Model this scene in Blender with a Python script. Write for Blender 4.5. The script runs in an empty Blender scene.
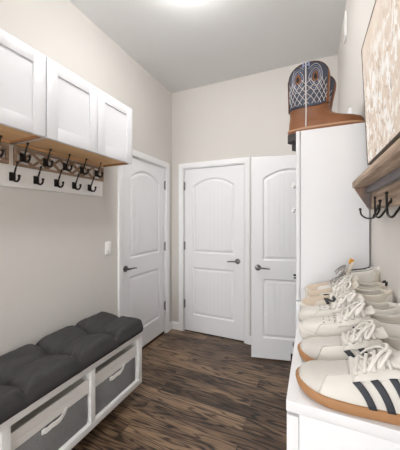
import bpy, bmesh, math, random
from mathutils import Vector, Matrix, noise as mnoise
random.seed(7)
S = bpy.context.scene
C = S.collection
PI = math.pi
def R(d): return math.radians(d)

# ------------------------------------------------------------------ materials
def lin(c):
    return tuple(((v/255)/12.92 if v/255 <= .04045 else ((v/255+.055)/1.055)**2.4) for v in c) + (1,)
def nd(nt, t, **kw):
    n = nt.nodes.new(t)
    for k, v in kw.items(): setattr(n, k, v)
    return n
def base_mat(name, col, rough=.5, metal=0, bump=0, bscale=200, var=0, vscale=6, spec=None):
    m = bpy.data.materials.new(name); m.use_nodes = True
    nt = m.node_tree; b = nt.nodes['Principled BSDF']
    b.inputs['Roughness'].default_value = rough
    b.inputs['Metallic'].default_value = metal
    if spec is not None: b.inputs['Specular IOR Level'].default_value = spec
    tc = nd(nt, 'ShaderNodeTexCoord')
    n = nd(nt, 'ShaderNodeTexNoise'); n.inputs['Scale'].default_value = vscale; n.inputs['Detail'].default_value = 4
    nt.links.new(tc.outputs['Object'], n.inputs['Vector'])
    mx = nd(nt, 'ShaderNodeMix', data_type='RGBA')
    c = lin(col)
    mx.inputs['A'].default_value = tuple(max(0, x*(1-var)) for x in c[:3]) + (1,)
    mx.inputs['B'].default_value = tuple(min(1, x*(1+var)) for x in c[:3]) + (1,)
    nt.links.new(n.outputs['Fac'], mx.inputs['Factor'])
    nt.links.new(mx.outputs['Result'], b.inputs['Base Color'])
    if bump:
        n2 = nd(nt, 'ShaderNodeTexNoise'); n2.inputs['Scale'].default_value = bscale; n2.inputs['Detail'].default_value = 3
        nt.links.new(tc.outputs['Object'], n2.inputs['Vector'])
        bp = nd(nt, 'ShaderNodeBump'); bp.inputs['Strength'].default_value = bump; bp.inputs['Distance'].default_value = .002
        nt.links.new(n2.outputs['Fac'], bp.inputs['Height'])
        nt.links.new(bp.outputs['Normal'], b.inputs['Normal'])
    return m

def wood_mat(name, dark, light, axis='X', scale=14, rough=.55, stretch=14, bump=.25):
    m = bpy.data.materials.new(name); m.use_nodes = True
    nt = m.node_tree; b = nt.nodes['Principled BSDF']; L = nt.links
    tc = nd(nt, 'ShaderNodeTexCoord'); mp = nd(nt, 'ShaderNodeMapping')
    sc = [stretch]*3; sc['XYZ'.index(axis)] = 1.0
    mp.inputs['Scale'].default_value = sc
    L.new(tc.outputs['Object'], mp.inputs['Vector'])
    n = nd(nt, 'ShaderNodeTexNoise'); n.inputs['Scale'].default_value = scale/4; n.inputs['Detail'].default_value = 8; n.inputs['Roughness'].default_value = .65; n.inputs['Distortion'].default_value = .6
    L.new(mp.outputs['Vector'], n.inputs['Vector'])
    r = nd(nt, 'ShaderNodeValToRGB'); r.color_ramp.elements[0].position = .3; r.color_ramp.elements[1].position = .7
    r.color_ramp.elements[0].color = lin(dark); r.color_ramp.elements[1].color = lin(light)
    L.new(n.outputs['Fac'], r.inputs['Fac']); L.new(r.outputs['Color'], b.inputs['Base Color'])
    b.inputs['Roughness'].default_value = rough
    bp = nd(nt, 'ShaderNodeBump'); bp.inputs['Strength'].default_value = bump; bp.inputs['Distance'].default_value = .003
    L.new(n.outputs['Fac'], bp.inputs['Height']); L.new(bp.outputs['Normal'], b.inputs['Normal'])
    return m

def floor_mat():
    m = bpy.data.materials.new('dark_oak_planks'); m.use_nodes = True
    nt = m.node_tree; b = nt.nodes['Principled BSDF']; L = nt.links
    tc = nd(nt, 'ShaderNodeTexCoord')
    br = nd(nt, 'ShaderNodeTexBrick'); br.offset = .37; br.offset_frequency = 2
    br.inputs['Color1'].default_value = (0, 0, 0, 1); br.inputs['Color2'].default_value = (1, 1, 1, 1); br.inputs['Mortar'].default_value = (.5, .5, .5, 1)
    br.inputs['Scale'].default_value = 1; br.inputs['Brick Width'].default_value = 1.15; br.inputs['Row Height'].default_value = .118
    br.inputs['Mortar Size'].default_value = .0012; br.inputs['Mortar Smooth'].default_value = .1; br.inputs['Bias'].default_value = 0
    L.new(tc.outputs['Object'], br.inputs['Vector'])
    sp = nd(nt, 'ShaderNodeSeparateColor'); L.new(br.outputs['Color'], sp.inputs['Color'])
    # per plank offset of the grain
    mul = nd(nt, 'ShaderNodeMath', operation='MULTIPLY'); mul.inputs[1].default_value = 37.3; L.new(sp.outputs['Red'], mul.inputs[0])
    cb = nd(nt, 'ShaderNodeCombineXYZ'); L.new(mul.outputs[0], cb.inputs['X']); L.new(mul.outputs[0], cb.inputs['Z'])
    ad = nd(nt, 'ShaderNodeVectorMath', operation='ADD'); L.new(tc.outputs['Object'], ad.inputs[0]); L.new(cb.outputs[0], ad.inputs[1])
    # cathedral figure: level lines of a stretched noise
    mp = nd(nt, 'ShaderNodeMapping'); mp.inputs['Scale'].default_value = (.8, 7.5, 1); L.new(ad.outputs[0], mp.inputs['Vector'])
    n1 = nd(nt, 'ShaderNodeTexNoise'); n1.inputs['Scale'].default_value = 1.6; n1.inputs['Detail'].default_value = 2.5; n1.inputs['Roughness'].default_value = .45
    L.new(mp.outputs[0], n1.inputs['Vector'])
    m1 = nd(nt, 'ShaderNodeMath', operation='MULTIPLY'); m1.inputs[1].default_value = 58; L.new(n1.outputs['Fac'], m1.inputs[0])
    sn = nd(nt, 'ShaderNodeMath', operation='SINE'); L.new(m1.outputs[0], sn.inputs[0])
    # fine streaks
    mp2 = nd(nt, 'ShaderNodeMapping'); mp2.inputs['Scale'].default_value = (4, 85, 1); L.new(ad.outputs[0], mp2.inputs['Vector'])
    n2 = nd(nt, 'ShaderNodeTexNoise'); n2.inputs['Scale'].default_value = 2.2; n2.inputs['Detail'].default_value = 5; L.new(mp2.outputs[0], n2.inputs['Vector'])
    # broad patches
    mp3 = nd(nt, 'ShaderNodeMapping'); mp3.inputs['Scale'].default_value = (1.2, 5, 1); L.new(ad.outputs[0], mp3.inputs['Vector'])
    n3 = nd(nt, 'ShaderNodeTexNoise'); n3.inputs['Scale'].default_value = 2; n3.inputs['Detail'].default_value = 3; L.new(mp3.outputs[0], n3.inputs['Vector'])
    def ma(op, a, bb):
        q = nd(nt, 'ShaderNodeMath', operation=op)
        for i, v in enumerate((a, bb)):
            if isinstance(v, (int, float)): q.inputs[i].default_value = v
            else: L.new(v, q.inputs[i])
        return q.outputs[0]
    cath = ma('MULTIPLY', ma('POWER', ma('ADD', ma('MULTIPLY', sn.outputs[0], .5), .5), 5), -.34)
    v = ma('ADD', ma('ADD', cath, .10), ma('MULTIPLY', n2.outputs['Fac'], .62))
    v = ma('ADD', v, ma('MULTIPLY', n3.outputs['Fac'], .62))
    v = ma('ADD', v, ma('MULTIPLY', ma('SUBTRACT', sp.outputs['Red'], .5), .24))
    v = ma('SUBTRACT', v, .1)
    r = nd(nt, 'ShaderNodeValToRGB'); e = r.color_ramp.elements
    e[0].position = .30; e[0].color = lin((34, 26, 20)); e[1].position = .78; e[1].color = lin((150, 124, 98))
    e2 = e.new(.5); e2.color = lin((88, 68, 52))
    L.new(v, r.inputs['Fac'])
    mx = nd(nt, 'ShaderNodeMix', data_type='RGBA'); L.new(br.outputs['Fac'], mx.inputs['Factor'])
    L.new(r.outputs['Color'], mx.inputs['A']); mx.inputs['B'].default_value = lin((26, 19, 15))
    L.new(mx.outputs['Result'], b.inputs['Base Color'])
    b.inputs['Roughness'].default_value = .36
    bp = nd(nt, 'ShaderNodeBump'); bp.inputs['Strength'].default_value = .3; bp.inputs['Distance'].default_value = .002
    L.new(v, bp.inputs['Height']); L.new(bp.outputs['Normal'], b.inputs['Normal'])
    return m

def paint_mat():
    """abstract picture: beige ground, white and tan upright dabs"""
    m = bpy.data.materials.new('abstract_paint'); m.use_nodes = True
    nt = m.node_tree; b = nt.nodes['Principled BSDF']; L = nt.links
    tc = nd(nt, 'ShaderNodeTexCoord')
    def noise(scale, sc, det, dist=0):
        mp = nd(nt, 'ShaderNodeMapping'); mp.inputs['Scale'].default_value = sc; L.new(tc.outputs['Object'], mp.inputs['Vector'])
        n = nd(nt, 'ShaderNodeTexNoise'); n.inputs['Scale'].default_value = scale; n.inputs['Detail'].default_value = det; n.inputs['Distortion'].default_value = dist
        L.new(mp.outputs[0], n.inputs['Vector']); return n.outputs['Fac']
    def ramp(f, p0, p1):
        r = nd(nt, 'ShaderNodeMapRange'); r.inputs['From Min'].default_value = p0; r.inputs['From Max'].default_value = p1
        L.new(f, r.inputs['Value']); return r.outputs['Result']
    def mul(a, c):
        q = nd(nt, 'ShaderNodeMath', operation='MULTIPLY'); L.new(a, q.inputs[0]); L.new(c, q.inputs[1]); return q.outputs[0]
    def mix(f, a, col):
        x = nd(nt, 'ShaderNodeMix', data_type='RGBA'); L.new(f, x.inputs['Factor']); L.new(a, x.inputs['A']); x.inputs['B'].default_value = lin(col); return x.outputs['Result']
    sep = nd(nt, 'ShaderNodeSeparateXYZ'); L.new(tc.outputs['Object'], sep.inputs[0])
    low = ramp(sep.outputs['Z'], .46, .30)           # the dabs fill the lower two thirds
    g = nd(nt, 'ShaderNodeRGB'); g.outputs[0].default_value = lin((224, 208, 192))
    c = mix(ramp(noise(9, (1, 1, .8), 4), .35, .75), g.outputs[0], (238, 226, 213))
    c = mix(mul(ramp(noise(24, (1, 1, .9), 5, .6), .52, .64), low), c, (202, 183, 164))
    c = mix(mul(ramp(noise(30, (1, 1, .8), 4, .6), .50, .60), low), c, (250, 247, 243))
    c = mix(mul(ramp(noise(40, (1, 1, .8), 4, .8), .63, .70), low), c, (150, 130, 110))
    c = mix(mul(ramp(noise(20, (1, 1, .8), 3, .8), .57, .63), low), c, (252, 250, 247))
    L.new(c, b.inputs['Base Color']); b.inputs['Roughness'].default_value = .7
    return m

M = dict(
    wall=base_mat('greige_wall_paint', (208, 204, 199), .9, bump=.05, bscale=400, var=.01),
    ceil=base_mat('ceiling_paint', (222, 222, 221), .95, bump=.05, bscale=300, var=.01),
    trim=base_mat('white_trim_paint', (236, 236, 237), .45, var=.01),
    door=base_mat('white_door_paint', (234, 234, 236), .4, var=.01),
    cab=base_mat('white_cabinet_paint', (219, 219, 222), .4, var=.01),
    melamine=base_mat('white_melamine', (218, 218, 220), .45, var=.01),
    bench=base_mat('white_bench_paint', (238, 238, 237), .5, var=.015),
    tan=wood_mat('tan_plywood', (216, 172, 122), (236, 199, 152), 'Y', 10, .6, 12, .05),
    tan_edge=wood_mat('brown_plywood_edge', (132, 92, 58), (164, 120, 80), 'X', 10, .6, 12, .05),
    rustic=wood_mat('weathered_lattice_wood', (118, 94, 76), (184, 158, 136), 'Y', 20, .8, 10, .3),
    shelf=wood_mat('rustic_shelf_wood', (112, 88, 72), (222, 198, 174), 'Y', 12, .75, 12, .3),
    shelf_grey=wood_mat('blue_grey_weathered_wood', (112, 112, 120), (164, 160, 160), 'Y', 12, .8, 10, .2),
    shelf_dark=wood_mat('rustic_shelf_wood_grey', (92, 90, 94), (158, 124, 100), 'Z', 12, .75, 6, .3),
    iron=base_mat('oil_rubbed_iron', (38, 33, 31), .42, .7, var=.1),
    nickel=base_mat('dark_satin_nickel', (108, 106, 105), .3, .95, var=.05),
    hinge=base_mat('satin_nickel_hinge', (140, 140, 140), .35, .9),
    dark=base_mat('dark_gap', (22, 19, 17), .8),
    cushion=base_mat('charcoal_linen', (72, 71, 72), .95, bump=.35, bscale=900, var=.12, vscale=60, spec=.15),
    basket=base_mat('grey_woven_felt', (138, 138, 140), .95, bump=.4, bscale=500, var=.22, vscale=90, spec=.1),
    canvas=base_mat('white_canvas_cloth', (226, 224, 220), .9, bump=.2, bscale=600, var=.03, vscale=40),
    strap=base_mat('white_cotton_strap', (236, 235, 232), .9, bump=.3, bscale=900),
    plate=base_mat('white_plastic', (240, 239, 236), .35),
    chrome=base_mat('brushed_steel', (150, 150, 150), .3, .9),
    black=base_mat('black_metal', (30, 30, 31), .4, .6),
    paint=paint_mat(),
    frame=base_mat('dark_walnut_frame', (92, 80, 70), .6, var=.15, vscale=30),
    floor=floor_mat(),
    leather=base_mat('white_leather', (208, 204, 197), .5, bump=.1, bscale=500, var=.02),
    cream=base_mat('cream_mesh', (203, 195, 183), .85, bump=.35, bscale=900, var=.04, vscale=80),
    suede=base_mat('pale_grey_suede', (196, 192, 186), .95, bump=.2, bscale=900, var=.04, vscale=40),
    beige=base_mat('beige_suede', (194, 178, 160), .95, bump=.2, bscale=900, var=.06, vscale=40),
    gum=base_mat('gum_rubber', (160, 116, 76), .6, bump=.15, bscale=500, var=.08, vscale=60),
    foam=base_mat('off_white_foam', (206, 201, 193), .7, var=.02),
    lace=base_mat('white_lace', (218, 215, 209), .9, bump=.3, bscale=1200),
    greylace=base_mat('grey_lace', (150, 146, 142), .9, bump=.3, bscale=1200, var=.2, vscale=90),
    navy=base_mat('charcoal_stripe', (44, 47, 54), .6, bump=.15, bscale=700),
    blackleather=base_mat('black_leather', (28, 27, 28), .5),
    lining=base_mat('grey_lining', (196, 190, 182), .95),
    orange=base_mat('mustard_tag', (206, 150, 66), .8),
    bootblue=base_mat('blue_boot_leather', (54, 60, 76), .38, bump=.15, bscale=250, var=.18, vscale=30),
    bootbrown=base_mat('saddle_brown_leather', (122, 74, 38), .42, bump=.15, bscale=250, var=.4, vscale=14),
    bootdark=base_mat('dark_brown_leather', (74, 46, 30), .5, var=.15, vscale=20),
    stitch=base_mat('pale_stitching', (206, 200, 198), .7),
    bluestitch=base_mat('light_blue_stitching', (140, 152, 184), .7),
    tanstitch=base_mat('tan_stitching', (176, 128, 88), .7),
    welt=base_mat('tan_leather_welt', (176, 138, 108), .6, var=.1, vscale=50),
    heelrubber=base_mat('dark_boot_heel', (52, 50, 50), .7),
)
def emis(name, col, s):
    m = bpy.data.materials.new(name); m.use_nodes = True; nt = m.node_tree
    b = nt.nodes['Principled BSDF']; b.inputs['Base Color'].default_value = lin((245, 242, 235))
    b.inputs['Emission Color'].default_value = col; b.inputs['Emission Strength'].default_value = s
    return m
M['lamp_front'] = emis('lit_frosted_glass', (1, .995, .99, 1), 22.5)
M['fill_lamp_rear'] = emis('fill_lamp_glow', (1, .995, .99, 1), 16)

# ------------------------------------------------------------------ mesh helpers
class MB:
    def __init__(s): s.bm = bmesh.new()
    def box(s, x0, x1, y0, y1, z0, z1, bev=0):
        v = [s.bm.verts.new((x, y, z)) for x in (x0, x1) for y in (y0, y1) for z in (z0, z1)]
        F = [(0,1,3,2),(4,6,7,5),(0,4,5,1),(2,3,7,6),(0,2,6,4),(1,5,7,3)]
        fs = [s.bm.faces.new([v[i] for i in f]) for f in F]
        if bev:
            es = list({e for f in fs for e in f.edges})
            bmesh.ops.bevel(s.bm, geom=es, offset=bev, segments=2, profile=.5, affect='EDGES')
        return s
    def tube(s, pts, r, n=10, closed=False, flat=1.0):
        pts = [Vector(p) for p in pts]
        rs = r if isinstance(r, (list, tuple)) else [r]*len(pts)
        rings = []; up = None; N = len(pts)
        for i, p in enumerate(pts):
            if closed: t = pts[(i+1) % N] - pts[i-1]
            else: t = pts[min(i+1, N-1)] - pts[max(i-1, 0)]
            if t.length < 1e-9: t = Vector((0, 0, 1))
            t.normalize()
            if up is None:
                a = Vector((0, 0, 1)) if abs(t.z) < .9 else Vector((1, 0, 0))
                up = (a - t*a.dot(t)).normalized()
            else:
                up = up - t*up.dot(t)
                if up.length < 1e-6: up = t.orthogonal()
                up.normalize()
            sd = t.cross(up)
            rings.append([s.bm.verts.new(p + (up*math.sin(2*PI*k/n)*flat + sd*math.cos(2*PI*k/n))*rs[i]) for k in range(n)])
        for i in range(N if closed else N-1):
            a, b = rings[i], rings[(i+1) % N]
            for k in range(n): s.bm.faces.new((a[k], a[(k+1)%n], b[(k+1)%n], b[k]))
        if not closed:
            s.bm.faces.new(rings[0][::-1]); s.bm.faces.new(rings[-1])
        return s
    def ball(s, c, r, u=12, v=8):
        bmesh.ops.create_uvsphere(s.bm, u_segments=u, v_segments=v, radius=r, matrix=Matrix.Translation(c)); return s
    def disc(s, c, axis, r, h, n=24, bev=0):
        z = Vector(axis).normalized(); q = z.to_track_quat('Z', 'Y').to_matrix().to_4x4()
        m = Matrix.Translation(Vector(c)+z*h/2) @ q
        g = bmesh.ops.create_cone(s.bm, cap_ends=True, segments=n, radius1=r, radius2=r, depth=h, matrix=m)
        if bev:
            es = [e for e in {e for v in g['verts'] for e in v.link_edges} if len(e.link_faces) == 2 and max(len(f.verts) for f in e.link_faces) > 4]
            bmesh.ops.bevel(s.bm, geom=es, offset=bev, segments=2, profile=.5, affect='EDGES')
        return s
    def lathe(s, prof, c, n=32):
        rings = [[s.bm.verts.new((c[0]+r*math.cos(2*PI*k/n), c[1]+r*math.sin(2*PI*k/n), c[2]+z)) for k in range(n)] for r, z in prof]
        for a, b in zip(rings, rings[1:]):
            for k in range(n): s.bm.faces.new((a[k], a[(k+1)%n], b[(k+1)%n], b[k]))
        s.bm.faces.new(rings[0]); s.bm.faces.new(rings[-1]); return s
    def grid(s, P, wrap=False):
        V = [[s.bm.verts.new(p) for p in row] for row in P]
        for a, b in zip(V, V[1:]):
            n = len(a)
            for k in range(n if wrap else n-1): s.bm.faces.new((a[k], a[(k+1)%n], b[(k+1)%n], b[k]))
        return V
    def prism(s, poly, d0, d1, axis):
        """poly of 2-tuples extruded along axis between d0 and d1"""
        def p(a, b, d):
            return {'X': (d, a, b), 'Y': (a, d, b), 'Z': (a, b, d)}[axis]
        A = [s.bm.verts.new(p(a, b, d0)) for a, b in poly]; B = [s.bm.verts.new(p(a, b, d1)) for a, b in poly]
        s.bm.faces.new(A[::-1]); s.bm.faces.new(B)
        n = len(poly)
        for i in range(n): s.bm.faces.new((A[i], A[(i+1)%n], B[(i+1)%n], B[i]))
        return s
    def build(s, name, mat, parent=None, smooth=None, loc=None, solid=None, sub=0):
        bmesh.ops.recalc_face_normals(s.bm, faces=s.bm.faces)
        me = bpy.data.meshes.new(name); s.bm.to_mesh(me); s.bm.free()
        me.materials.append(mat)
        o = bpy.data.objects.new(name, me); C.objects.link(o)
        if parent: o.parent = parent
        if loc: o.location = loc
        if smooth is not None:
            me.polygons.foreach_set('use_smooth', [True]*len(me.polygons))
            if smooth < 179:
                me.set_sharp_from_angle(angle=R(smooth))
        if solid:
            md = o.modifiers.new('thickness', 'SOLIDIFY'); md.thickness = solid; md.offset = -1
        if sub:
            md = o.modifiers.new('smooth', 'SUBSURF'); md.levels = sub; md.render_levels = sub
        return o

def tag(o, label=None, cat=None, group=None, kind=None):
    if label: o['label'] = label
    if cat: o['category'] = cat
    if group: o['group'] = group
    if kind: o['kind'] = kind
    return o
def thing(name, label, cat, loc=(0, 0, 0), rz=0, group=None, kind=None):
    o = bpy.data.objects.new(name, None); C.objects.link(o)
    o.location = loc; o.rotation_euler = (0, 0, rz); o.empty_display_size = .05
    return tag(o, label, cat, group, kind)
def copy_tree(o, parent=None):
    c = o.copy(); C.objects.link(c)
    if parent: c.parent = parent
    for ch in list(o.children): copy_tree(ch, c)
    return c
def bez(pts, n=8):
    """Catmull-Rom through pts"""
    P = [Vector(p) for p in pts]; P = [P[0]*2-P[1]] + P + [P[-1]*2-P[-2]]; out = []
    for i in range(1, len(P)-2):
        for k in range(n):
            t = k/n
            out.append(.5*((2*P[i]) + (-P[i-1]+P[i+1])*t + (2*P[i-1]-5*P[i]+4*P[i+1]-P[i+2])*t*t + (-P[i-1]+3*P[i]-3*P[i+1]+P[i+2])*t**3))
    out.append(P[-2]); return out
def interp(tab, x):
    if x <= tab[0][0]: return tab[0][1]
    for (a, va), (b, vb) in zip(tab, tab[1:]):
        if x <= b:
            t = (x-a)/(b-a); t = t*t*(3-2*t)*.5 + t*.5
            return va+(vb-va)*t
    return tab[-1][1]
def ss(a, b, x):
    t = max(0, min(1, (x-a)/(b-a))); return t*t*(3-2*t)

# ------------------------------------------------------------------ the room
XL, XR, YB, YF, H = -1.665, .232, 2.84, -2.5, 3.048
def struct(name, mb, mat, label, cat, **k):
    return tag(mb.build(name, mat, **k), label, cat, kind='structure')
struct('floor', MB().box(XL-.12, XR+1.1, YF-.12, YB+.12, -.05, 0), M['floor'], 'dark brown oak plank floor of the narrow entry', 'floor')
struct('ceiling', MB().box(XL-.12, XR+1.1, YF-.12, YB+.12, H, H+.05), M['ceil'], 'flat pale grey ceiling', 'ceiling')
D1a, D1b = 1.905, 2.69       # opening of the door in the left wall
w = MB(); w.box(XL-.12, XL, YF, D1a, 0, H); w.box(XL-.12, XL, D1b, YB, 0, H); w.box(XL-.12, XL, D1a, D1b, 2.06, H)
struct('wall_left', w, M['wall'], 'greige painted wall behind the bench and coat hooks', 'wall')
D2a, D2b = -1.49, -.71
w = MB(); w.box(XL-.12, D2a, YB, YB+.12, 0, H); w.box(D2b, XR+.12, YB, YB+.12, 0, H); w.box(D2a, D2b, YB, YB+.12, 2.06, H)
struct('wall_back', w, M['wall'], 'greige painted wall at the far end around the middle door', 'wall')
D3a, D3b = 1.93, 2.72
w = MB(); w.box(XR, XR+.12, YF, D3a, 0, H); w.box(XR, XR+.12, D3b, YB, 0, H); w.box(XR, XR+.12, D3a, D3b, 2.06, H)
struct('wall_right', w, M['wall'], 'greige painted wall behind the white cabinets and picture', 'wall')
w = MB(); w.box(XR+1.0, XR+1.1, 1.2, YB+.12, 0, H); w.box(XR+.12, XR+1.1, 1.2, 1.3, 0, H); w.box(XR+.12, XR+1.1, YB, YB+.12, 0, H)
struct('wall_side_room', w, M['wall'], 'greige walls of the small room beyond the open door', 'wall')
w = MB(); w.box(XL, -1.45, YF-.12, YF, 0, H); w.box(.02, XR, YF-.12, YF, 0, H); w.box(-1.45, .02, YF-.12, YF, 2.4, H)
struct('wall_front', w, M['wall'], 'greige wall with a wide opening behind the viewer', 'wall')

def baseprof(): return [(0, 0), (.014, 0), (.014, .075), (.009, .088), (.006, .095), (0, .095)]
def baseboard(name, runs, label):
    mb = MB()
    for ax, wallc, sgn, a, b in runs:
        mb.prism([(wallc+sgn*x, z) if ax == 'Y' else (wallc+sgn*x, z) for x, z in baseprof()], a, b, ax) if ax == 'Y' else \
            [mb.bm.faces.new(f) for f in []]
        if ax == 'X':
            poly = baseprof(); A = [mb.bm.verts.new((a, wallc+sgn*x, z)) for x, z in poly]; B = [mb.bm.verts.new((b, wallc+sgn*x, z)) for x, z in poly]
            mb.bm.faces.new(A); mb.bm.faces.new(B)
            for i in range(len(poly)): mb.bm.faces.new((A[i], A[(i+1) % 6], B[(i+1) % 6], B[i]))
    struct(name, mb, M['trim'], label, 'baseboard')
baseboard('baseboard_left', [('Y', XL, 1, YF, D1a-.07), ('Y', XL, 1, D1b+.075, YB)], 'white baseboard along the foot of the left wall')
baseboard('baseboard_back', [('X', YB, -1, XL+.014, D2a-.065), ('X', YB, -1, D2b+.065, XR-.015)], 'white baseboard along the foot of the far wall')
baseboard('baseboard_right', [('Y', XR, -1, YF, .46)], 'white baseboard along the foot of the right wall')

# ------------------------------------------------------------------ panelled doors
DW, DH, DT = .762, 2.032, .035
def panel_sdf(x, z):
    """signed distance (inside < 0) to the nearer of the two panels"""
    hx = .268; cx = DW/2
    # upper panel with a shallow arched top
    ax = abs(x-cx); dx = ax-hx
    Rr = .42; zc = 1.905-Rr
    top = math.hypot(ax, z-zc)-Rr if z > zc else -1
    a = max(dx, 0.988-z, top)
    b = max(dx, .205-z, z-.80)
    return min(a, b)
def door_height(x, z):
    d = -panel_sdf(x, z)
    if d <= 0: return 0
    if d < .010: h = -.014*ss(0, .010, d)
    elif d < .016: h = -.014
    elif d < .040: h = -.014+.011*ss(.016, .040, d)
    else:
        h = -.003
        g = abs(((x-DW/2)/.0505+.5) % 1-.5)*.0505
        h -= .0022*(1-ss(0, .0045, g))*ss(.042, .05, d)
    return h
def door_mesh():
    nx, nz = 152, 330
    me = bpy.data.meshes.new('slab'); V = []; F = []
    for j in range(nz+1):
        z = DH*j/nz
        for i in range(nx+1):
            x = DW*i/nx; V.append((x, -door_height(x, z), z))
    W = nx+1
    for j in range(nz):
        for i in range(nx):
            F.append((j*W+i, j*W+i+1, (j+1)*W+i+1, (j+1)*W+i))
    o = len(V)
    for x, z in ((0, 0), (DW, 0), (DW, DH), (0, DH)): V.append((x, DT, z))
    F += [(o, o+3, o+2, o+1)]
    F.append(tuple(list(range(W-1, -1, -1))+[o, o+1]))
    F.append(tuple(list(range(nz*W, nz*W+W))+[o+2, o+3]))
    F.append(tuple([j*W for j in range(nz+1)]+[o+3, o]))
    F.append(tuple([j*W+nx for j in range(nz, -1, -1)]+[o+1, o+2]))
    me.from_pydata(V, [], F); me.update()
    me.polygons.foreach_set('use_smooth', [i < nx*nz for i in range(len(me.polygons))])
    me.materials.append(M['door']); return me
SLAB = door_mesh()
def lever(parent, hx, hz, sgn, name='door_handle'):
    """rose, neck and lever; sgn is the way the lever points along x"""
    h = MB(); h.disc((hx, 0, hz), (0, -1, 0), .031, .008, 28, .002); h.disc((hx, -.008, hz), (0, -1, 0), .024, .006, 24, .002)
    h = h.build(name, M['nickel'], parent, 30)
    n = MB(); n.tube([(hx, -.01, hz), (hx, -.05, hz)], .011, 14)
    n.tube(bez([(hx-sgn*.006, -.05, hz), (hx+sgn*.03, -.053, hz+.002), (hx+sgn*.075, -.05, hz-.001), (hx+sgn*.112, -.046, hz-.006)], 6), [.0115]*7+[.0095]*6+[.008]*6, 12, flat=.75)
    n.build('lever', M['nickel'], h, 40)
def add_hinges(parent, x, zs, jamb=1):
    for z in zs:
        h = MB(); h.tube([(x, -.008, z-.05), (x, -.008, z+.05)], .0075, 12); h.ball((x, -.008, z+.053), .0065); h.ball((x, -.008, z-.053), .0065)
        h.box(x-.004*jamb-.012, x-.004*jamb+.016, -.0035, .001, z-.045, z+.045)
        h.build('hinge', M['hinge'], parent, 30)
def make_door(name, label, loc, rz, handle_x, sgn, hinge_x=None, casing=True, wall_t=.12):
    """local frame: x across the door face, -y towards the room, origin at the slab's lower left corner"""
    t = thing(name, label, 'door', loc, rz, kind='structure')
    s = bpy.data.objects.new('slab', SLAB); C.objects.link(s); s.parent = t; s.location = (0, 0, .012)
    lever(t, handle_x, .925, sgn)
    if hinge_x is not None: add_hinges(t, hinge_x, (.345, 1.08, 1.835))
    if casing:
        c = MB(); e = .012; q = .062; T = DH+.012+.012
        prof = [(0, 0), (0, -.008), (.01, -.014), (.045, -.018), (q, -.018), (q, 0)]   # (distance outward, y)
        # mitred casing: sweep the profile up, across, down
        path = lambda d: [(-e-d, 0), (-e-d, T+d), (DW+e+d, T+d), (DW+e+d, 0)]
        rows = [[Vector((path(d)[k][0], y-.012, path(d)[k][1])) for (d, y) in prof] for k in range(4)]
        V = [[c.bm.verts.new(p) for p in r] for r in rows]
        for a, b in zip(V, V[1:]):
            for k in range(len(prof)): c.bm.faces.new((a[k], a[(k+1) % 6], b[(k+1) % 6], b[k]))
        c.bm.faces.new(V[0]); c.bm.faces.new(V[-1])
        c.build('casing', M['trim'], t, 25)
        j = MB(); j.box(-.014, -.004, -.012, wall_t-.02, 0, T); j.box(DW+.004, DW+.014, -.012, wall_t-.02, 0, T); j.box(-.014, DW+.014, -.012, wall_t-.02, T-.008, T+.002)
        j.build('jamb', M['trim'], t)
        k = MB(); k.box(-.014, DW+.014, DT+.004, DT+.01, 0, T); k.build('gap_shade_sheet', M['dark'], t)  # dark sheet behind the slab, its colour stands for shade in the gaps
        k = MB(); k.box(-.004, DW+.004, .004, DT+.06, 0, .006); k.build('threshold', M['dark'], t)
    return t
# left wall door: faces +x; local x runs along +y
dl_ = make_door('door_1', 'closed white panelled door in the left wall beside the bench', (XL-.012, 1.918, 0), R(90), .045, 1, DW+.003)
for o_ in dl_.children:
    if o_.name.startswith('slab'): o_.location.z = .03
    if o_.name.startswith('threshold'): o_.scale = (1, 1, 3); o_.data.materials[0] = M['bootdark']
make_door('door_2', 'closed white panelled door in the middle of the far wall', (-1.481, YB+.012, 0), 0, DW-.07, -1, -.003)
# third door stands open, hinged on the right wall near the corner
A = Vector((-.565, 2.553)); B = Vector((.18, 2.728)); ang = math.atan2(B.y-A.y, B.x-A.x)
d3 = make_door('door_3', 'white panelled door standing open beside the tall white cabinet', (A.x, A.y, 0), ang, .065, 1, None, False)
c = MB(); q = .062
c.box(XR-.018, XR, D3b+.005, D3b+.067, 0, 2.125, .003); c.box(XR-.018, XR, D3a-.067, D3a-.005, 0, 2.125, .003); c.box(XR-.018, XR, D3a-.005, D3b+.005, 2.063, 2.125, .003)
struct('trim_1', c, M['trim'], 'white casing around the doorway in the right wall', 'door trim')

# ------------------------------------------------------------------ light switch
t = thing('light_switch', 'white wall switch plate between the bench and the left door', 'light switch', (XL, 1.72, 1.155), R(90))
MB().box(-.036, .036, -.006, 0, -.058, .058, .003).build('cover_plate', M['plate'], t, 40)
MB().box(-.006, .006, -.015, -.004, -.011, .011, .002).build('toggle', M['plate'], t, 40)
for z in (.03, -.03): MB().disc((0, -.005, z), (0, -1, 0), .003, .002, 10).build('screw', M['chrome'], t)

# wall vent high on the right wall
t = thing('wall_vent', 'small white vent cover high on the right wall near the ceiling', 'vent', (XR, 2.17, 2.85), R(-90))
v = MB()
for a in ((-.05, -.035), (.035, .05)): v.box(a[0], a[1], -.012, 0, -.09, .09, .002)
for a in ((-.09, -.075), (.075, .09)): v.box(-.035, .035, -.012, 0, a[0], a[1], .002)
v.build('vent_frame', M['plate'], t, 40)
v = MB()
for k in range(9): v.prism([(-.010, -.066+k*.0165), (-.008, -.066+k*.0165), (-.001, -.056+k*.0165), (-.003, -.056+k*.0165)], -.035, .035, 'X')
v.build('louvre', M['plate'], t)

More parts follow.
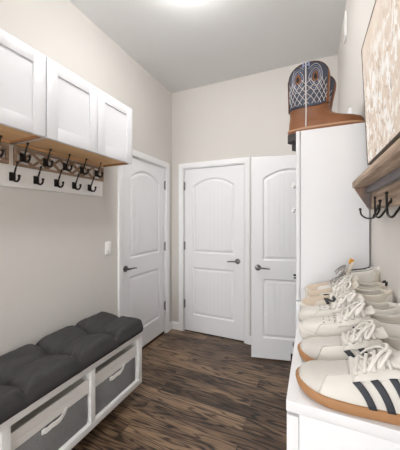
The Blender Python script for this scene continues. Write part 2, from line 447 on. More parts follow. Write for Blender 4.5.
# ------------------------------------------------------------------ wall cabinets
def wall_cabinet(y0, y1, label, hide_last=False):
    t = thing('wall_cabinet', label, 'cabinet', (XL, y0, 1.864), 0, 'white wall cabinets over the coat hooks')
    Wd = y1-y0; D = .297; h = .45
    b = MB(); b.box(.002, D, 0, Wd, .02, h)
    b.build('body', M['cab'], t)
    MB().box(.02, D-.018, .016, Wd-.016, .013, .02).build('bottom_panel', M['tan'], t)
    r = MB(); r.box(.002, .02, .016, Wd-.016, -.004, .02); r.build('hanging_rail', M['tan'], t)
    r = MB(); r.box(.002, D-.018, Wd-.016, Wd, .0, .02); r.build('end_panel', M['tan_edge'], t)
    r = MB(); r.box(.002, D-.018, 0, .016, .002, .02); r.build('end_panel', M['cab'], t)
    r = MB(); r.box(D-.018, D, 0, Wd, .006, .02); r.build('face_rail', M['cab'], t)
    dw = (Wd-.003*2)/2
    for k in range(2):
        d = MB(); a = .0015+k*(dw+.003); e = a+dw; X0, X1 = D+.002, D+.022; z0, z1 = 0, h-.002; st = .066
        d.box(X0, X1-.008, a+st-.01, e-st+.01, z0+st, z1-st)
        d.box(X0, X1, a, a+st, z0, z1, .0012); d.box(X0, X1, e-st, e, z0, z1, .0012)
        d.box(X0, X1, a+st, e-st, z0, z0+st+.008, .0012); d.box(X0, X1, a+st, e-st, z1-st-.004, z1, .0012)
        d.build('door', M['cab'], t, 30)
    return t
wall_cabinet(.932, 1.662, 'white two-door wall cabinet over the far hooks, next to the left door')
wall_cabinet(.198, .928, 'white two-door wall cabinet at the left edge, nearer the viewer')

# ------------------------------------------------------------------ coat rack
t = thing('coat_rail', 'long white coat rail board with dark hooks and brown lattice under the cabinets', 'coat rail', (XL, 0, 1.605))
MB().box(0, .018, .2, 1.64, 0, .25, .002).build('back_board', M['plate'], t, 40)
def lattice(y0, y1):
    z0, z1 = .13, .243; f = .014; mb = MB(); X0, X1 = .018, .034
    mb.box(X0, X1, y0, y1, z0, z0+f); mb.box(X0, X1, y0, y1, z1-f, z1); mb.box(X0, X1, y0, y0+f, z0+f, z1-f); mb.box(X0, X1, y1-f, y1, z0+f, z1-f)
    n = 7; p = (y1-y0-2*f)/n; a0, a1 = z0+f, z1-f; hw = .0075
    for k in range(n):
        for s in (1, -1):
            ya, yb = y0+f+k*p, y0+f+(k+1)*p
            za, zb = (a0, a1) if s > 0 else (a1, a0)
            dx = hw*1.3
            mb.prism([(ya, za), (ya+dx, za), (yb, zb-s*dx), (yb, zb), (yb-dx, zb), (ya, za+s*dx)], X0, X1-.004 if s > 0 else X1-.0045, 'X')
    mb.build('lattice_panel', M['rustic'], t)
lattice(.93, 1.636); lattice(.2, .898)
def coat_hook(y, z, x0):
    h = MB()
    h.box(x0, x0+.007, y-.018, y+.018, z-.026, z+.026, .003)
    h.disc((x0+.006, y, z), (1, 0, 0), .013, .008, 16, .003)
    h.tube(bez([(x0+.01, y, z+.004), (x0+.022, y, z+.018), (x0+.036, y, z+.048), (x0+.050, y, z+.078)], 6), [.0065]*6+[.005]*7+[.0042]*6, 10)
    h.ball((x0+.051, y, z+.081), .0075)
    h.tube(bez([(x0+.01, y, z-.008), (x0+.028, y, z-.026), (x0+.05, y, z-.03), (x0+.066, y, z-.018), (x0+.069, y, z-.003)], 6), [.0075]*8+[.006]*17, 10)
    h.ball((x0+.069, y, z), .0085)
    h.build('hook', M['iron'], t, 50)
for k in range(8):
    y = .924+.1433*(k-3)
    coat_hook(y, .060, .018)
for k in range(9):
    y = .977+.1455*(k-4)
    if y > .25: coat_hook(y, .185, .030)

# ------------------------------------------------------------------ bench, baskets, cushion
t = thing('storage_bench', 'low white open storage bench along the left wall holding grey baskets', 'bench', (XL, 0, 0))
bx0, bx1 = .004, XL*-1-1.245   # .42 deep
y0, y1 = .17, 1.655
MB().box(bx0, bx1, y0, y1, .473, .516, .002).build('top_panel', M['bench'], t, 40)
MB().box(bx0, bx1, y0, y1, .106, .15, .002).build('bottom_panel', M['bench'], t, 40)
for a, b in ((y0, y0+.05), (1.607, y1)): MB().box(bx0, bx1-.0005, a, b, .15, .473, .001).build('side_panel', M['bench'], t, 40)
for a, b in ((.655, .694), (1.145, 1.181)): MB().box(bx0, bx1-.0005, a, b, .15, .473, .001).build('divider', M['bench'], t, 40)
MB().box(bx0, bx0+.006, y0+.05, 1.607, .15, .473).build('back_panel', M['bench'], t)
for x in (.05, .22):
    for y in (.25, .9, 1.5):
        MB().box(x, x+.04, y, y+.04, 0, .106, .002).build('leg', M['bench'], t, 40)

def basket(y0, y1, label):
    c = (y0+y1)/2; W = (y1-y0)/2; D = .19; h = .27
    t = thing('storage_basket', label, 'basket', (-1.264-D, c, .15), R(90), 'grey baskets in the bench')
    # local: x along the bench, -y towards the room
    b = MB(); b.box(-W, W, -D, D, 0, .205, .008); b.build('body', M['basket'], t, 50)
    k = MB(); o = .006
    def ring(w_, d_, z): return [(-w_, -d_, z), (w_, -d_, z), (w_, d_, z), (-w_, d_, z)]
    g = [ring(W+.001, D+.001, .192), ring(W+o, D+o, .192), ring(W+o, D+o, .225), ring(W+o-.002, D+o-.002, .229), ring(W+o, D+o, .233), ring(W+o, D+o, h), ring(W+.003, D+.003, h+.006), ring(W-.004, D-.004, h), ring(W-.005, D-.005, .21)]
    V = k.grid(g, True); k.bm.faces.new(V[-1]); k.build('folded_liner', M['canvas'], t)
    s = MB(); pts = bez([(-.064, -D-.006, .170), (-.056, -D-.009, .168), (-.025, -D-.015, .176), (.0, -D-.016, .174), (.025, -D-.015, .178), (.056, -D-.009, .192), (.064, -D-.006, .194)], 5)
    rows = [[(p.x, p.y-dy, p.z+dz) for dz, dy in ((-.0125, 0), (-.0125, .004), (.0125, .004), (.0125, 0))] for p in pts]
    V = s.grid(rows, True); s.bm.faces.new(V[0]); s.bm.faces.new(V[-1])
    for x, z in ((-.062, .168), (.062, .196)): s.box(x-.012, x+.012, -D-.008, -D, z-.012, z+.012, .002)
    s.build('handle', M['strap'], t, 50)
    return t
basket(1.192, 1.596, 'grey basket with white folded rim in the bench bay nearest the left door')
basket(.704, 1.135, 'grey basket with white folded rim in the second bench bay from the left door')

def cushion():
    x0, x1, y0, y1 = -1.655, -1.230, .16, 1.642
    nx, ny = 64, 220; zb = .517
    creases = [1.352, 1.052, .752, .452]
    xc = -1.452
    def top(x, y):
        d = min(x-x0, x1-x, y-y0, y1-y)
        r = .03; e = min(1, max(0, d)/r); edge = math.sqrt(max(0, 1-(1-e)**2))
        h = .060+.053*edge
        fx = abs(x-xc)
        g = min(abs(y-c) for c in creases)
        tuft = math.hypot(fx, g)
        ext = ss(.0, .25, fx)
        h -= .055*math.exp(-(tuft/.045)**1.3)
        h -= (.044-.006*ext)*math.exp(-(g/.024)**1.1)*(.4+.6*edge)
        h -= .036*math.exp(-(fx/.03)**1.1)*edge
        # puckers radiating from the creases
        h += .0045*math.sin(x*150+9*mnoise.noise((x*9, y*9, 2)))*math.exp(-(g/.05))*edge
        h += .007*mnoise.noise((x*11, y*7, .3))*edge + (.0045*mnoise.noise((x*30, y*24, 1.3)))*edge
        return max(h, .014)
    mb = MB(); T = []
    for i in range(nx+1):
        u = i/nx; x = x0+(x1-x0)*(.5-.5*math.cos(PI*u))*.5+(x1-x0)*u*.5
        T.append([])
        for j in range(ny+1):
            y = y0+(y1-y0)*j/ny
            T[-1].append(Vector((x, y, zb+top(x, y))))
    V = mb.grid(T)
    # side skirt rounding under to the bench
    loop = [V[i][0] for i in range(nx+1)]+[V[nx][j] for j in range(1, ny+1)]+[V[i][ny] for i in range(nx-1, -1, -1)]+[V[0][j] for j in range(ny-1, 0, -1)]
    cx, cy = (x0+x1)/2, (y0+y1)/2
    prev = loop; base = [v.co.copy() for v in loop]
    for f, off in ((.8, .004), (.5, .006), (.2, .003), (.02, -.008)):
        ring = []
        for p in base:
            n = Vector((1 if p.x > x1-1e-4 else -1 if p.x < x0+1e-4 else 0, 1 if p.y > y1-1e-4 else -1 if p.y < y0+1e-4 else 0, 0))
            if n.length: n.normalize()
            g = min(abs(p.y-c) for c in creases); pin = 1-.8*math.exp(-(g/.03)**2)*(1 if abs(n.x) > .5 else 0)
            if n.x < 0 and off > 0: n.x = 0
            ring.append(mb.bm.verts.new((p.x+n.x*off*pin, p.y+n.y*off, zb+(p.z-zb)*f)))
        for k in range(len(ring)): mb.bm.faces.new((prev[k], prev[(k+1) % len(ring)], ring[(k+1) % len(ring)], ring[k]))
        prev = ring
    mb.bm.faces.new(prev)
    o = mb.build('bench_cushion', M['cushion'], None, 179)
    tag(o, 'long charcoal tufted cushion lying on the white bench', 'cushion')
cushion()

# ------------------------------------------------------------------ tall cabinet
TX0, TY0, TY1, TH = -.071, 1.292, 1.80, 1.83
t = thing('tall_cabinet', 'tall narrow white cabinet carrying the cowboy boots', 'cabinet', (0, 0, 0))
MB().box(TX0+.02, XR-.006, TY0, TY1, 0, TH, .0015).build('body', M['melamine'], t, 40)
def front_panel(name, z0, z1, y0, y1): return MB().box(TX0, TX0+.018, y0, y1, z0, z1, .0015).build(name, M['melamine'], t, 40)
du = front_panel('door', 1.02, TH, TY0, TY1); dm = front_panel('door', .78, 1.016, TY0, TY1); dl = front_panel('door', 0.06, .776, TY0, TY1)
def handle(par, y, z0, z1, mat, r=.005):
    h = MB(); h.tube([(TX0-.024, y, z0-.012), (TX0-.024, y, z1+.012)], r, 10)
    for z in (z0, z1): h.tube([(TX0-.024, y, z), (TX0, y, z)], r*.9, 10)
    h.build('handle', mat, par, 40)
for z in (1.578, 1.456):
    k = MB(); k.disc((TX0-.012, 1.36, z), (-1, 0, .5), .013, .012, 16, .004); k = k.build('knob', M['plate'], du, 40)
    q = MB(); q.tube([(TX0, 1.36, z-.004), (TX0-.016, 1.36, z-.007)], .008, 12); q.build('knob_stem', M['chrome'], k, 40)
k = MB(); k.tube([(TX0-.016, 1.36, 1.126), (TX0, 1.36, 1.126)], .005, 10); k.tube([(TX0-.014, 1.36, 1.112), (TX0, 1.36, 1.112)], .004, 10); k.box(TX0-.003, TX0, 1.35, 1.37, 1.104, 1.134); k.build('knob', M['black'], dm, 60)
handle(dl, 1.36, .672, .712, M['black'], .005)

# ------------------------------------------------------------------ low cabinet
LX0, LY0, LY1, LH = -.043, .476, 1.286, 1.082
t = thing('shoe_cabinet', 'low white cabinet by the right wall with the row of sneakers on it', 'cabinet', (0, 0, 0))
MB().box(LX0+.022, XR-.016, LY0+.001, LY1-.006, 0, LH-.02, .001).build('body', M['melamine'], t, 40)
MB().box(LX0, XR-.004, LY0, LY1, LH-.02, LH, .002).build('top_panel', M['melamine'], t, 40)
for z0, z1 in ((.06, .54), (.546, 1.056)):
    d = MB().box(LX0+.001, LX0+.0215, LY0+.001, LY1-.01, z0, z1, .0015).build('flap_door', M['melamine'], t, 40)
    k = MB(); k.ball((LX0-.006, (LY0+LY1)/2, z1-.06), .011); k.build('knob', M['chrome'], d, 60)

# ------------------------------------------------------------------ wall shelf with hooks
t = thing('wall_shelf', 'rustic brown wooden wall shelf with dark iron hooks on the right wall', 'shelf', (0, 0, 0))
SY0, SY1 = .30, 1.20
MB().box(.150, XR-.001, SY0, SY1, 1.536, 1.560, .0015).build('shelf_board', M['shelf'], t, 40)
MB().box(XR-.020, XR-.001, SY0, SY1, 1.448, 1.536, .001).build('back_board', M['shelf'], t, 40)
MB().box(XR-.036, XR-.020, SY0+.02, SY1-.02, 1.512, 1.536, .002).build('cleat', M['shelf_grey'], t, 40)
for y in (SY1-.02, SY0):
    MB().prism([(.156, 1.536), (.160, 1.528), (XR-.026, 1.45), (XR-.0205, 1.45), (XR-.0205, 1.536)], y, y+.02, 'Y').build('bracket', M['shelf_dark'], t)
def jhook(y, tip_x, tip_z, y2):
    x = XR-.02; h = MB()
    h.disc((x, y, 1.462), (-1, 0, 0), .008, .003, 16, .001)
    h.tube(bez([(x-.001, y, 1.462), (x-.008, y, 1.450), (x-.013, (y+y2)/2, 1.426), ((x-.02+tip_x)/2, (y+y2)/2, 1.413), (tip_x+.002, y2, 1.424), (tip_x, y2, tip_z)], 7), .0031, 10)
    h.ball((tip_x, y2, tip_z+.001), .0046)
    h.build('hook', M['iron'], t, 50)
h_ = MB(); h_.disc((XR-.02, 1.06, 1.45), (-1, 0, 0), .009, .004, 16, .001); h_.tube([(XR-.022, 1.06, 1.45), (.196, 1.062, 1.414)], .003, 10)
h_.tube(bez([(.168, 1.13, 1.445), (.172, 1.13, 1.425), (.184, 1.10, 1.412), (.197, 1.05, 1.414), (.203, 1.01, 1.435), (.204, 1.0, 1.467)], 7), .0031, 10)
h_.ball((.168, 1.13, 1.446), .005); h_.ball((.204, 1.0, 1.468), .005); h_.build('hook', M['iron'], t, 50)
jhook(.90, .183, 1.475, .965); jhook(.76, .186, 1.478, .838)
jhook(.62, .18, 1.470, .63); jhook(.44, .18, 1.470, .45)

# ------------------------------------------------------------------ picture
t = thing('wall_picture', 'abstract beige and white painting in a thin dark frame above the shelf', 'picture', (XR-.004, .84, 1.634))
t.rotation_euler = (0, R(-2.6), 0)
PH, PW = .485, .40      # height, half width
p = MB(); p.box(-.017, -.002, -PW+.004, PW-.004, .004, PH-.004); p.build('painted_canvas', M['paint'], t)
p = MB()
for a in ((-PW, -PW+.005), (PW-.005, PW)): p.box(-.0185, 0, a[0], a[1], 0, PH)
p.box(-.0185, 0, -PW+.004, PW-.004, 0, .004); p.box(-.0185, 0, -PW+.004, PW-.004, PH-.004, PH)
p.build('frame', M['frame'], t)

# ------------------------------------------------------------------ cowboy boots
def make_boot(label, loc, rz=0, flop=0):
    t = thing('cowboy_boot', label, 'boot', loc, rz, 'pair of cowboy boots')
    pass
    NS = 64
    front = [(.0, .322), (.03, .325), (.045, .315), (.055, .29), (.064, .25), (.072, .222), (.082, .202), (.10, .188), (.125, .181), (.2, .181), (.27, .184), (.35, .184)]
    back = [(.0, .006), (.02, .0), (.05, .002), (.09, .006), (.125, .004), (.2, .002), (.3, 0), (.35, 0)]
    wid = [(.0, .045), (.02, .047), (.045, .046), (.06, .043), (.08, .042), (.11, .045), (.2, .054), (.3, .058), (.35, .058)]
    def pt(phi, z, off=0):
        """point of the boot's skin at height z; phi 0 = front, 180 = back, -90 = the side facing the viewer"""
        f, b, w_ = interp(front, z), interp(back, z), interp(wid, z)
        c, s = math.cos(phi), math.sin(phi)
        mid = .10; low = 1-ss(.05, .11, z)
        xf = f-mid; xb = mid-b
        ex = .55*low+.92*(1-low)
        px = mid+(xf*abs(c)**ex if c > 0 else -xb*abs(c)**.8)
        wl = w_
        if low > 0 and c > 0: wl = w_*(1+.14*low*math.sin(PI*min(1, abs(c)**.9*.95)))
        if low > 0 and c < 0: wl = w_*(1-.25*low*abs(c))
        py = wl*(1 if s > 0 else -1)*abs(s)**(.62*low+.9*(1-low))
        p = Vector((px+flop*max(0, z-.11), py, z))
        if off:
            n = Vector((c*.9, s*1.2, 0)).normalized(); p += n*off
        return p
    ztop = lambda phi: .248+.070*abs(math.sin(phi))**.8
    zv = lambda phi: .118+.018*ss(.3, 1, math.cos(phi))
    ph = [2*PI*k/NS for k in range(NS)]
    # vamp
    levels = [.016, .019, .024, .032, .04, .046, .051, .055, .059, .063, .067, .071, .076, .082, .09, .1, .11]
    mb = MB(); rows = [[pt(a, z) for a in ph] for z in levels]+[[pt(a, zv(a)) for a in ph]]
    mb.grid(rows, True); mb.build('vamp', M['bootbrown'], t, 179, solid=.003)
    # shaft
    mb = MB(); nv = 22
    rows = [[pt(a, zv(a)-.002+(ztop(a)-zv(a)+.002)*v/nv, .0012) for a in ph] for v in range(nv+1)]
    mb.grid(rows, True); mb.build('shaft', M['bootblue'], t, 179, solid=.0035)
    # brown strips up the front and back of the shaft
    for nm, c0 in (('front_strip', 0), ('back_strip', PI)):
        mb = MB(); rows = []
        for v in range(nv+1):
            rows.append([pt(c0+d, zv(c0+d)-.004+(ztop(c0+d)-zv(c0+d)+.004)*v/nv, .0035) for d in [(-.34+.68*q/6)*(1.9-.5*min(1, v/9) if c0 == 0 else .55) for q in range(7)]])
        mb.grid(rows); mb.build(nm, M['bootbrown'], t, 179, solid=.003)
    # top binding and side piping
    mb = MB(); mb.tube([pt(a, ztop(a), .0005) for a in ph], .0032, 8, True); mb.build('top_binding', M['bootdark'], t, 179)
    for sgn in (-1, 1):
        a = sgn*(PI/2+.13)
        MB().tube([pt(a, .02+(ztop(a)-.016)*k/24, .003) for k in range(25)], .0028, 8).build('side_piping', M['stitch'], t, 179)
    # pull loop at the top of the side seam
    for sgn in (-1, 1):
        mb = MB()
        a = sgn*(PI/2+.13)
        for da in (-.11, .11):
            p = [pt(a+da, ztop(a)-.018, .003), pt(a+da*.9, ztop(a)-.005, .005), pt(a+da*.6, ztop(a)+.003, .002)]
            mb.tube(bez(p, 4), .003, 8)
        mb.tube([pt(a-.12, ztop(a)-.012, .004), pt(a+.12, ztop(a)-.012, .004)], .003, 8)
        mb.build('pull_strap', M['bluestitch'], t, 179)
    # pull holes with brown patches
    for sgn in (-1, 1):
        for da in (-.36, .36):
            a0 = sgn*(PI/2+.13)+sgn*da*1.0; z0 = .246
            def loop(r, off):
                return [pt(a0+sgn*(r*.78*math.cos(u)/.1)*(1 if True else 0), z0+r*math.sin(u)*1.25-.2*r*math.cos(2*u), off) for u in [2*PI*k/20 for k in range(20)]]
            for nm, mt_, r, off in (('pull_hole_patch', M['bootbrown'], .0195, .0030), ('pull_hole', M['dark'], .0105, .0042)):
                mbx = MB()
                L0 = loop(r, off); L1 = loop(r*.5, off+.0006)
                V = mbx.grid([L0, L1], True); mbx.bm.faces.new(V[-1]); mbx.build(nm, mt_, t, 179)
    # stitching: rings about the pull holes, lattice below
    st = MB(); sb = MB()
    for sgn in (-1, 1):
        ac = sgn*(PI/2+.13)
        for i, r in enumerate((.026, .034, .042, .050)):
            for da in (-.36, .36):
                a0 = ac+sgn*da; pts = []
                for k in range(25):
                    u = 2*PI*k/24; a = a0+sgn*r*.78*math.cos(u)/.1; z = .246+r*1.2*math.sin(u)
                    okp = z < ztop(a)-.006 and (a-ac)*sgn*da > .03 and abs(a-a0) < 1.05
                    if okp: pts.append(pt(a, z, .0022))
                    elif len(pts) > 1: (st if i % 2 else sb).tube(pts, .0009, 5); pts = []
                    else: pts = []
                if len(pts) > 1: (st if i % 2 else sb).tube(pts, .0009, 5)
        for k in range(-4, 5):
            for dr in (1, -1):
                pts = []
                for q in range(17):
                    z = .128+.115*q/16; a = ac+sgn*(k*.29+dr*(z-.18)*7.5)
                    if abs(a-ac) < 1.15 and z > zv(a)+.004: pts.append(pt(a, z, .0022))
                    elif len(pts) > 1: st.tube(pts, .0012, 5); pts = []
                    else: pts = []
                if len(pts) > 1: st.tube(pts, .0012, 5)
    st.build('stitching', M['stitch'], t, 179); sb.build('stitching', M['bluestitch'], t, 179)
    # welt and sole
    def slab(z0, z1, grow, nm, mat):
        q = MB(); A = [pt(a, .02) for a in ph]
        cx = Vector((.15, 0, 0))
        rr = []
        for z in (z0, z1):
            rr.append([Vector((p.x+(grow*1.0 if p.x > .1 else -grow)*abs(math.cos(a)), p.y+grow*math.sin(a), z)) for p, a in zip(A, ph)])
        V = q.grid(rr, True); q.bm.faces.new(V[0]); q.bm.faces.new(V[-1]); q.build(nm, mat, t, 40)
    slab(.011, .019, .006, 'welt', M['welt']); slab(0, .011, .004, 'sole', M['bootbrown'])
    hl = MB(); n = 14
    poly = [(.036, -.034), (.036, .034)]+[(.036-.042*math.sin(PI*k/n)**.7*(1), .034*math.cos(PI*k/n)) for k in range(1, n)]
    poly2 = poly
    hl.prism(poly, -.036, 0, 'Z'); hl.build('heel', M['heelrubber'], t, 40)
    return t
make_boot('brown and blue cowboy boot on the tall cabinet, nearer the viewer', (-.108, 1.352, TH), 0)
make_boot('brown and blue cowboy boot mostly hidden behind its twin on the cabinet', (-.108+.010, 1.495, TH), 0, .17)

# ------------------------------------------------------------------ sneakers
def make_shoe(label, y, cfg, x=-.036, L=.262, rz=0):
    g = cfg.get('group')
    t = thing('sneaker', label, 'shoe', (x, y, LH), rz, g)
    W = cfg.get('W', .046); hs = cfg.get('sole_h', .024); cs = cfg.get('collar', .0); crown_k = cfg.get('crown', 1.0)
    s_open = .56
    def wid(s):
        if s < .24: w_ = math.sqrt(max(0, 1-(1-s/.24)**2))*.985
        else: w_ = interp([(.24, .985), (.34, 1.0), (.5, .93), (.62, .87), (.78, .84), (.9, .8)], s)
        if s > .84: w_ *= math.sqrt(max(0, 1-((s-.84)/.16)**2))*.999+.001
        return max(.03, w_)*W
    crown = [(0, .004), (.04, .018), (.1, .027), (.2, .034), (.32, .043), (.42, .055), (.52, .068), (.6, .074), (1, .074)]
    coll = [(.5, .070), (.6, .060+cs*.6), (.7, .050+cs*.9), (.8, .049+cs), (.9, .059+cs), (.97, .067+cs), (1, .065+cs)]
    spring = lambda s: .009*max(0, 1-s/.22)**2
    def Sf(s, tt, off=0):
        w_ = wid(s); z0 = hs*.72+spring(s); a = abs(tt); sg = 1 if tt >= 0 else -1
        # closed section
        th = a*PI/2; e = .72
        cz = z0+interp(crown, s)*crown_k
        yc = w_*math.sin(th)**(e+.1); zc = z0+(cz-z0)*math.cos(th)**e if a < 1 else z0
        # open section
        ch = z0+interp(coll, s)
        if a > .45:
            u = (1-a)/.55; yo = w_*(1-.26*u*u+.05*math.sin(PI*u)); zo = z0+(ch-z0)*u
        elif a > .30:
            u = (.45-a)/.15; yo = w_*(.74-.18*u); zo = ch+.004*math.sin(PI*u)-.004*u
        else:
            u = a/.30; yo = w_*.56*u**.8; zo = hs+.008+(ch-.004-hs-.008)*u**3
        # heel wall closes the back
        o = ss(s_open-.02, s_open+.08, s)*(1-ss(.90, .955, s))
        # near the heel use collar height for the closed crown
        if s > .8:
            k = ss(.8, .9, s); zc2 = z0+(ch-z0)*min(1, math.cos(th)**.35 if a < 1 else 0); yc2 = w_*math.sin(th)**.9
            zc = zc*(1-k)+zc2*k; yc = yc*(1-k)+yc2*k
        Y = yc*(1-o)+yo*o; Z = zc*(1-o)+zo*o
        X = s*L
        if s > .9: X -= .0
        p = Vector((X, sg*Y, Z))
        if off:
            e_ = .012; s2 = min(max(s, .02), .985); t2 = max(-.985, min(.985, tt))
            du = Sf(min(1, s2+e_), t2)-Sf(max(0, s2-e_), t2); dv = Sf(s2, t2+e_)-Sf(s2, t2-e_)
            n = du.cross(dv)
            if n.length > 1e-12:
                n.normalize()
                c_ = Vector((X, 0, .03))
                if n.dot(p-c_) < 0: n = -n
                p = p+n*off
        return p
    ns = 56; nt_ = 44
    sv = [.5-.5*math.cos(PI*k/ns) for k in range(ns+1)]; sv = [.35*a+.65*k/ns for k, a in enumerate(sv)]
    mb = MB(); V = mb.grid([[Sf(s, -1+2*k/nt_) for k in range(nt_+1)] for s in sv])
    mb.bm.faces.new(V[0]); mb.bm.faces.new(V[-1])
    mb.build('upper', cfg['upper'], t, 179)
    # sole
    def outline(grow):
        A = [(s, -1) for s in sv]+[(s, 1) for s in sv[::-1]]
        out = []
        for s, sg in A:
            w_ = wid(s); nx_ = 0
            if s < .2: nx_ = -(1-s/.2)
            if s > .86: nx_ = (s-.86)/.14
            out.append((s*L+nx_*grow, sg*(w_+grow*math.sqrt(max(0, 1-nx_*nx_))), s))
        return out
    q = MB(); rr = []
    for grow, zf in ((-.004, 0), (.0015, .12), (.004, .5), (.0035, .9), (.001, 1.0), (-.006, 1.0)):
        rr.append([Vector((a, b, zf*hs+spring(s)*(1 if zf > .05 else .8))) for a, b, s in outline(grow)])
    Vv = q.grid(rr, True); q.bm.faces.new(Vv[0]); q.bm.faces.new(Vv[-1]); q.build('sole', cfg['sole'], t, 60)
    # patches
    def quad(mb, c, off, n=8, th=.0012):
        """c: four (s,t) corners: bottom-a, bottom-b, top-b, top-a"""
        P = []
        for j in range(n+1):
            v = j/n; row = []
            for i in range(5):
                u = i/4
                a = [c[0][k]*(1-u)+c[1][k]*u for k in (0, 1)]; b = [c[3][k]*(1-u)+c[2][k]*u for k in (0, 1)]
                row.append(Sf(a[0]*(1-v)+b[0]*v, a[1]*(1-v)+b[1]*v, off))
            P.append(row)
        mb.grid(P)
    def region(nm, mat, s0, s1, t0, t1, off=.0014, n=18, m=14):
        mb = MB(); P = []
        for j in range(n+1):
            s = s0+(s1-s0)*j/n; a, b = t0(s), t1(s)
            P.append([Sf(s, a+(b-a)*k/m, off) for k in range(m+1)])
        mb.grid(P); return mb.build(nm, mat, t, 179, solid=.0016)
    # toe overlay
    if 'toe' in cfg:
        te = lambda s: .97 if s < .13 else .97-.67*ss(.13, .2, s)
        region('toe_overlay', cfg['toe'], .015, .33, lambda s: -te(s), te, .0012)
    if 'foxing' in cfg:
        for sg in (1, -1):
            region('foxing', cfg['foxing'], .03, .62, lambda s: sg*.99, lambda s: sg*(.99-.30*math.sin(PI*min(1, max(0, (s+.05)/.67)))**.8), .0016, 22, 6)
    for sg in (1, -1):   # eyestays
        region('eyestay', cfg.get('eyestay', cfg['upper']), .34, .60, lambda s: sg*(.24+.1*ss(.45, .6, s)), lambda s: sg*(.50+.06*math.sin(PI*(s-.34)/.26)), .0024, 14, 6)
    if 'counter' in cfg:
        region('heel_counter', cfg['counter'], .80, .985, lambda s: -.98, lambda s: -.98+.42*ss(.78, .93, s), .0014, 12, 8)
        region('heel_counter', cfg['counter'], .80, .985, lambda s: .98, lambda s: .98-.42*ss(.78, .93, s), .0014, 12, 8)
    if 'heel_tab' in cfg:
        hx = MB(); n = 12
        rows = []
        zt = hs*.72+interp(coll, 1)
        for j in range(9):
            z = hs+.004+(zt-hs)*j/8
            rows.append([(L*(.985)+.002-.012*(2*k/n-1)**2*1.0, W*.42*(2*k/n-1), z+.006*(1-(2*k/n-1)**2)*j/8) for k in range(n+1)])
        hx.grid(rows); hx.build('heel_tab', cfg['heel_tab'], t, 179, solid=.004)
    if 'stripes' in cfg:
        for i in range(3):
            b = .418+.096*i; a = .336+.096*i; wd = .043
            for sg in (-1, 1):
                sb_ = MB(); quad(sb_, [(b, sg*.985), (b+wd, sg*.985), (a+wd, sg*.52), (a, sg*.52)], .0032, 12)
                sb_.build('stripe', cfg['stripes'], t, 179, solid=.0012)
    if 'logo' in cfg:
        c0 = cfg['logo']; w_ = .085; tb, ttp = .64, .26; k = .035; sl = .03
        for sg in (-1, 1):
            lb = MB(); quad(lb, [(c0, sg*tb), (c0+k, sg*tb), (c0+k-sl, sg*ttp), (c0-sl, sg*ttp)], .0046)
            quad(lb, [(c0+w_, sg*tb), (c0+w_+k, sg*tb), (c0+w_+k-sl, sg*ttp), (c0+w_-sl, sg*ttp)], .0046)
            quad(lb, [(c0+w_, sg*tb), (c0+w_+k, sg*tb), (c0+k-sl, sg*ttp), (c0-sl, sg*ttp)], .005)
            lb.build('side_letter', cfg['logocol'], t, 179, solid=.001)
    if 'dots' in cfg:
        db = MB()
        for i, s in enumerate([.22, .27, .315]):
            for tt in ([-.12, .12] if i % 2 else [-.22, .0, .22]):
                p = Sf(s, tt, .0016); n = (Sf(s, tt, .01)-Sf(s, tt)).normalized(); db.disc(p, n, .0017, .0008, 10)
        for s in (.40, .46, .52):
            for tt in (-.62, -.7, .62, .7):
                p = Sf(s+abs(tt)*.1, tt, .002); n = (Sf(s+abs(tt)*.1, tt, .01)-Sf(s+abs(tt)*.1, tt)).normalized(); db.disc(p, n, .0024, .0008, 10)
        db.build('perforations', M['navy'], t)
    # tongue
    tg = cfg.get('tongue', .0); path = bez([(.33*L, 0, hs+.032*crown_k), (.42*L, 0, hs+.047*crown_k), (.52*L, 0, hs+.064*crown_k), (.60*L, 0, hs+.082+tg*.6), (.635*L, 0, hs+.096+tg)], 5)
    mb = MB(); rows = []
    N = len(path)
    for i, p in enumerate(path):
        tn = (path[min(N-1, i+1)]-path[max(0, i-1)]).normalized(); nr = Vector((-tn.z, 0, tn.x)); hw = .016+.010*i/N
        if i >= N-2: hw *= .9 if i == N-2 else .72
        ring = []
        for k in range(16):
            u = 2*PI*k/16; yy = hw*math.cos(u); dz = .004*math.sin(u)-.010*(yy/hw)**2*.7
            ring.append(p+Vector((0, yy, 0))+nr*dz)
        rows.append(ring)
    Vt = mb.grid(rows, True); mb.bm.faces.new(Vt[0]); mb.bm.faces.new(Vt[-1])
    tongue = mb.build('tongue', cfg.get('tonguemat', cfg['upper']), t, 179)
    if 'tag' in cfg:
        p = path[-1]; tn = (path[-1]-path[-3]).normalized()
        a = MB(); a.box(-.006, .006, -.012, .012, -.003, .017, .001); o = a.build('tongue_tag', cfg['tag'], tongue, 40, loc=p+Vector((-.004, 0, -.006))); o.rotation_euler = (0, R(25), 0)
    # lining
    region('collar_lining', cfg.get('lining', M['lining']), .64, .89, lambda s: -.40, lambda s: .40, .0012, 16, 16)
    # laces
    lm = MB(); rows_s = [.355, .405, .455, .505, .55]; th = cfg.get('lace_r', .0032)
    def over(s, f):      # point across the throat at row s; f -1..1
        e = Sf(s, (1 if f >= 0 else -1)*.36, .004)
        i = min(N-1, max(0, int((s-.33)/(.635-.33)*(N-1)))); zt = path[i].z+.004
        k = 1-abs(f)**2.2
        return Vector((s*L, e.y*abs(f) if f >= 0 else e.y*abs(f), max(e.z+.001, e.z*(1-k)+zt*k)))
    for r0, r1 in zip(rows_s, rows_s[1:]):
        for sg in (1, -1):
            lm.tube([over(r0+(r1-r0)*k/10, sg*(-1+2*k/10)) + Vector((0, 0, .0025*(1 if sg > 0 else 0)*(1-(2*k/10-1)**2))) for k in range(11)], th, 8, flat=.55)
    lm.tube([over(rows_s[0], -1+2*k/10) for k in range(11)], th, 8, flat=.55)
    top = over(rows_s[-1], 0)+Vector((0, 0, .005))
    lm.ball(top, .005)
    rnd = random.Random(int(y*1000))
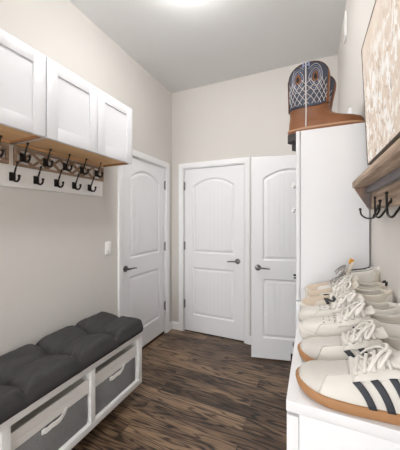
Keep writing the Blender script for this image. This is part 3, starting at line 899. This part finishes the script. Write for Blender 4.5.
    for sg in (1, -1):
        a = rnd.uniform(-.006, .006)
        lm.tube(bez([top, top+Vector((.002, sg*.012, .006)), top+Vector((-.004+a, sg*.026, -.002)), top+Vector((-.014+a, sg*.033, -.016)), top+Vector((-.014, sg*.022, -.008)), top], 5), th, 8, flat=.6)
        lm.tube(bez([top, top+Vector((-.010, sg*.010, .001)), top+Vector((-.024, sg*.020+a, -.012)), top+Vector((-.034, sg*.028+a, -.026))], 5), th, 8, flat=.6)
    lm.build('laces', cfg.get('lace', M['lace']), t, 179)
    return t
gz = dict(upper=M['leather'], sole=M['gum'], toe=M['suede'], tongue=-.022, stripes=M['navy'], sole_h=.020, heel_tab=M['navy'], lining=M['lining'], W=.0475)
rn = dict(upper=M['leather'], sole=M['foam'], toe=M['leather'], eyestay=M['leather'], sole_h=.032, dots=True, counter=M['suede'], W=.046, lace_r=.0042, collar=.008, tongue=-.020, crown=1.02)
nb = dict(upper=M['cream'], sole=M['foam'], toe=M['beige'], foxing=M['leather'], eyestay=M['leather'], sole_h=.034, counter=M['leather'], logo=.50, logocol=M['blackleather'], heel_tab=M['blackleather'], W=.0455, collar=.018, tongue=-.006)
mt = dict(upper=M['leather'], sole=M['foam'], toe=M['beige'], foxing=M['cream'], eyestay=M['suede'], sole_h=.034, lace=M['greylace'], collar=.055, tongue=.03, tag=M['orange'], tonguemat=M['cream'], counter=M['cream'], lining=M['navy'], W=.046)
G = 'sneakers lined up on the low cabinet'
for c_ in (gz, rn, nb, mt): c_['group'] = G
make_shoe('white sneaker with three dark stripes and gum sole, nearest of the row', .529, gz, x=-.026)
make_shoe('white gum-soled sneaker directly behind the nearest striped one', .640, gz, x=-.028)
make_shoe('white sneaker with pale sole just behind the two gum-soled sneakers', .742, rn, x=-.030)
make_shoe('white pale-soled sneaker fourth along the row from the viewer', .842, rn, x=-.036)
make_shoe('cream sneaker with beige toe third from the tall cabinet', .944, {k_: v_ for k_, v_ in dict(nb, logo=.30).items() if k_ != 'heel_tab'}, x=-.036)
make_shoe('cream sneaker with black side letter and black heel, next to the last one', 1.045, nb, x=-.022)
make_shoe('high-collared sneaker with grey laces and mustard tag beside the tall cabinet', 1.150, mt, x=-.025)

# ------------------------------------------------------------------ lamps
def ceiling_lamp(y, label, glass):
    t = thing('ceiling_lamp', label, 'lamp', (-.70, y, H), 0)
    MB().lathe([(.10, 0), (.15, 0), (.155, -.012), (.15, -.024), (.10, -.024)], (0, 0, 0), 40).build('base_ring', M['nickel'], t, 40)
    MB().lathe([(.143, -.024), (.158, -.045), (.155, -.065), (.135, -.09), (.095, -.11), (.045, -.121), (.006, -.124)], (0, 0, 0), 40).build('glass_shade', glass, t, 179)
ceiling_lamp(1.40, 'round frosted flush ceiling lamp above the far half of the entry', M['lamp_front'])
ceiling_lamp(-1.1, 'added fill lamp on the ceiling, unseen behind the viewer', M['fill_lamp_rear'])  # added as fill for faces turned to the viewer, no known fixture
wd = bpy.data.worlds.new('daylight'); S.world = wd; wd.use_nodes = True
bg = wd.node_tree.nodes['Background']; bg.inputs['Color'].default_value = (.97, .985, 1, 1); bg.inputs['Strength'].default_value = 2.9

# ------------------------------------------------------------------ camera and view
cd = bpy.data.cameras.new('camera'); cam = bpy.data.objects.new('camera', cd); C.objects.link(cam)
cam.location = (0, 0, 1.405); cam.rotation_euler = (R(90), 0, R(24))
cd.sensor_fit = 'HORIZONTAL'; cd.sensor_width = 36; cd.lens = 252/400*36; cd.shift_y = -5/400; cd.clip_start = .02
S.camera = cam
S.view_settings.view_transform = 'Standard'; S.view_settings.look = 'None'; S.view_settings.gamma = 1; S.view_settings.use_curve_mapping = False
S.view_settings.exposure = 1.32
S.cycles.use_denoising = True; S.cycles.max_bounces = 12; S.cycles.diffuse_bounces = 8
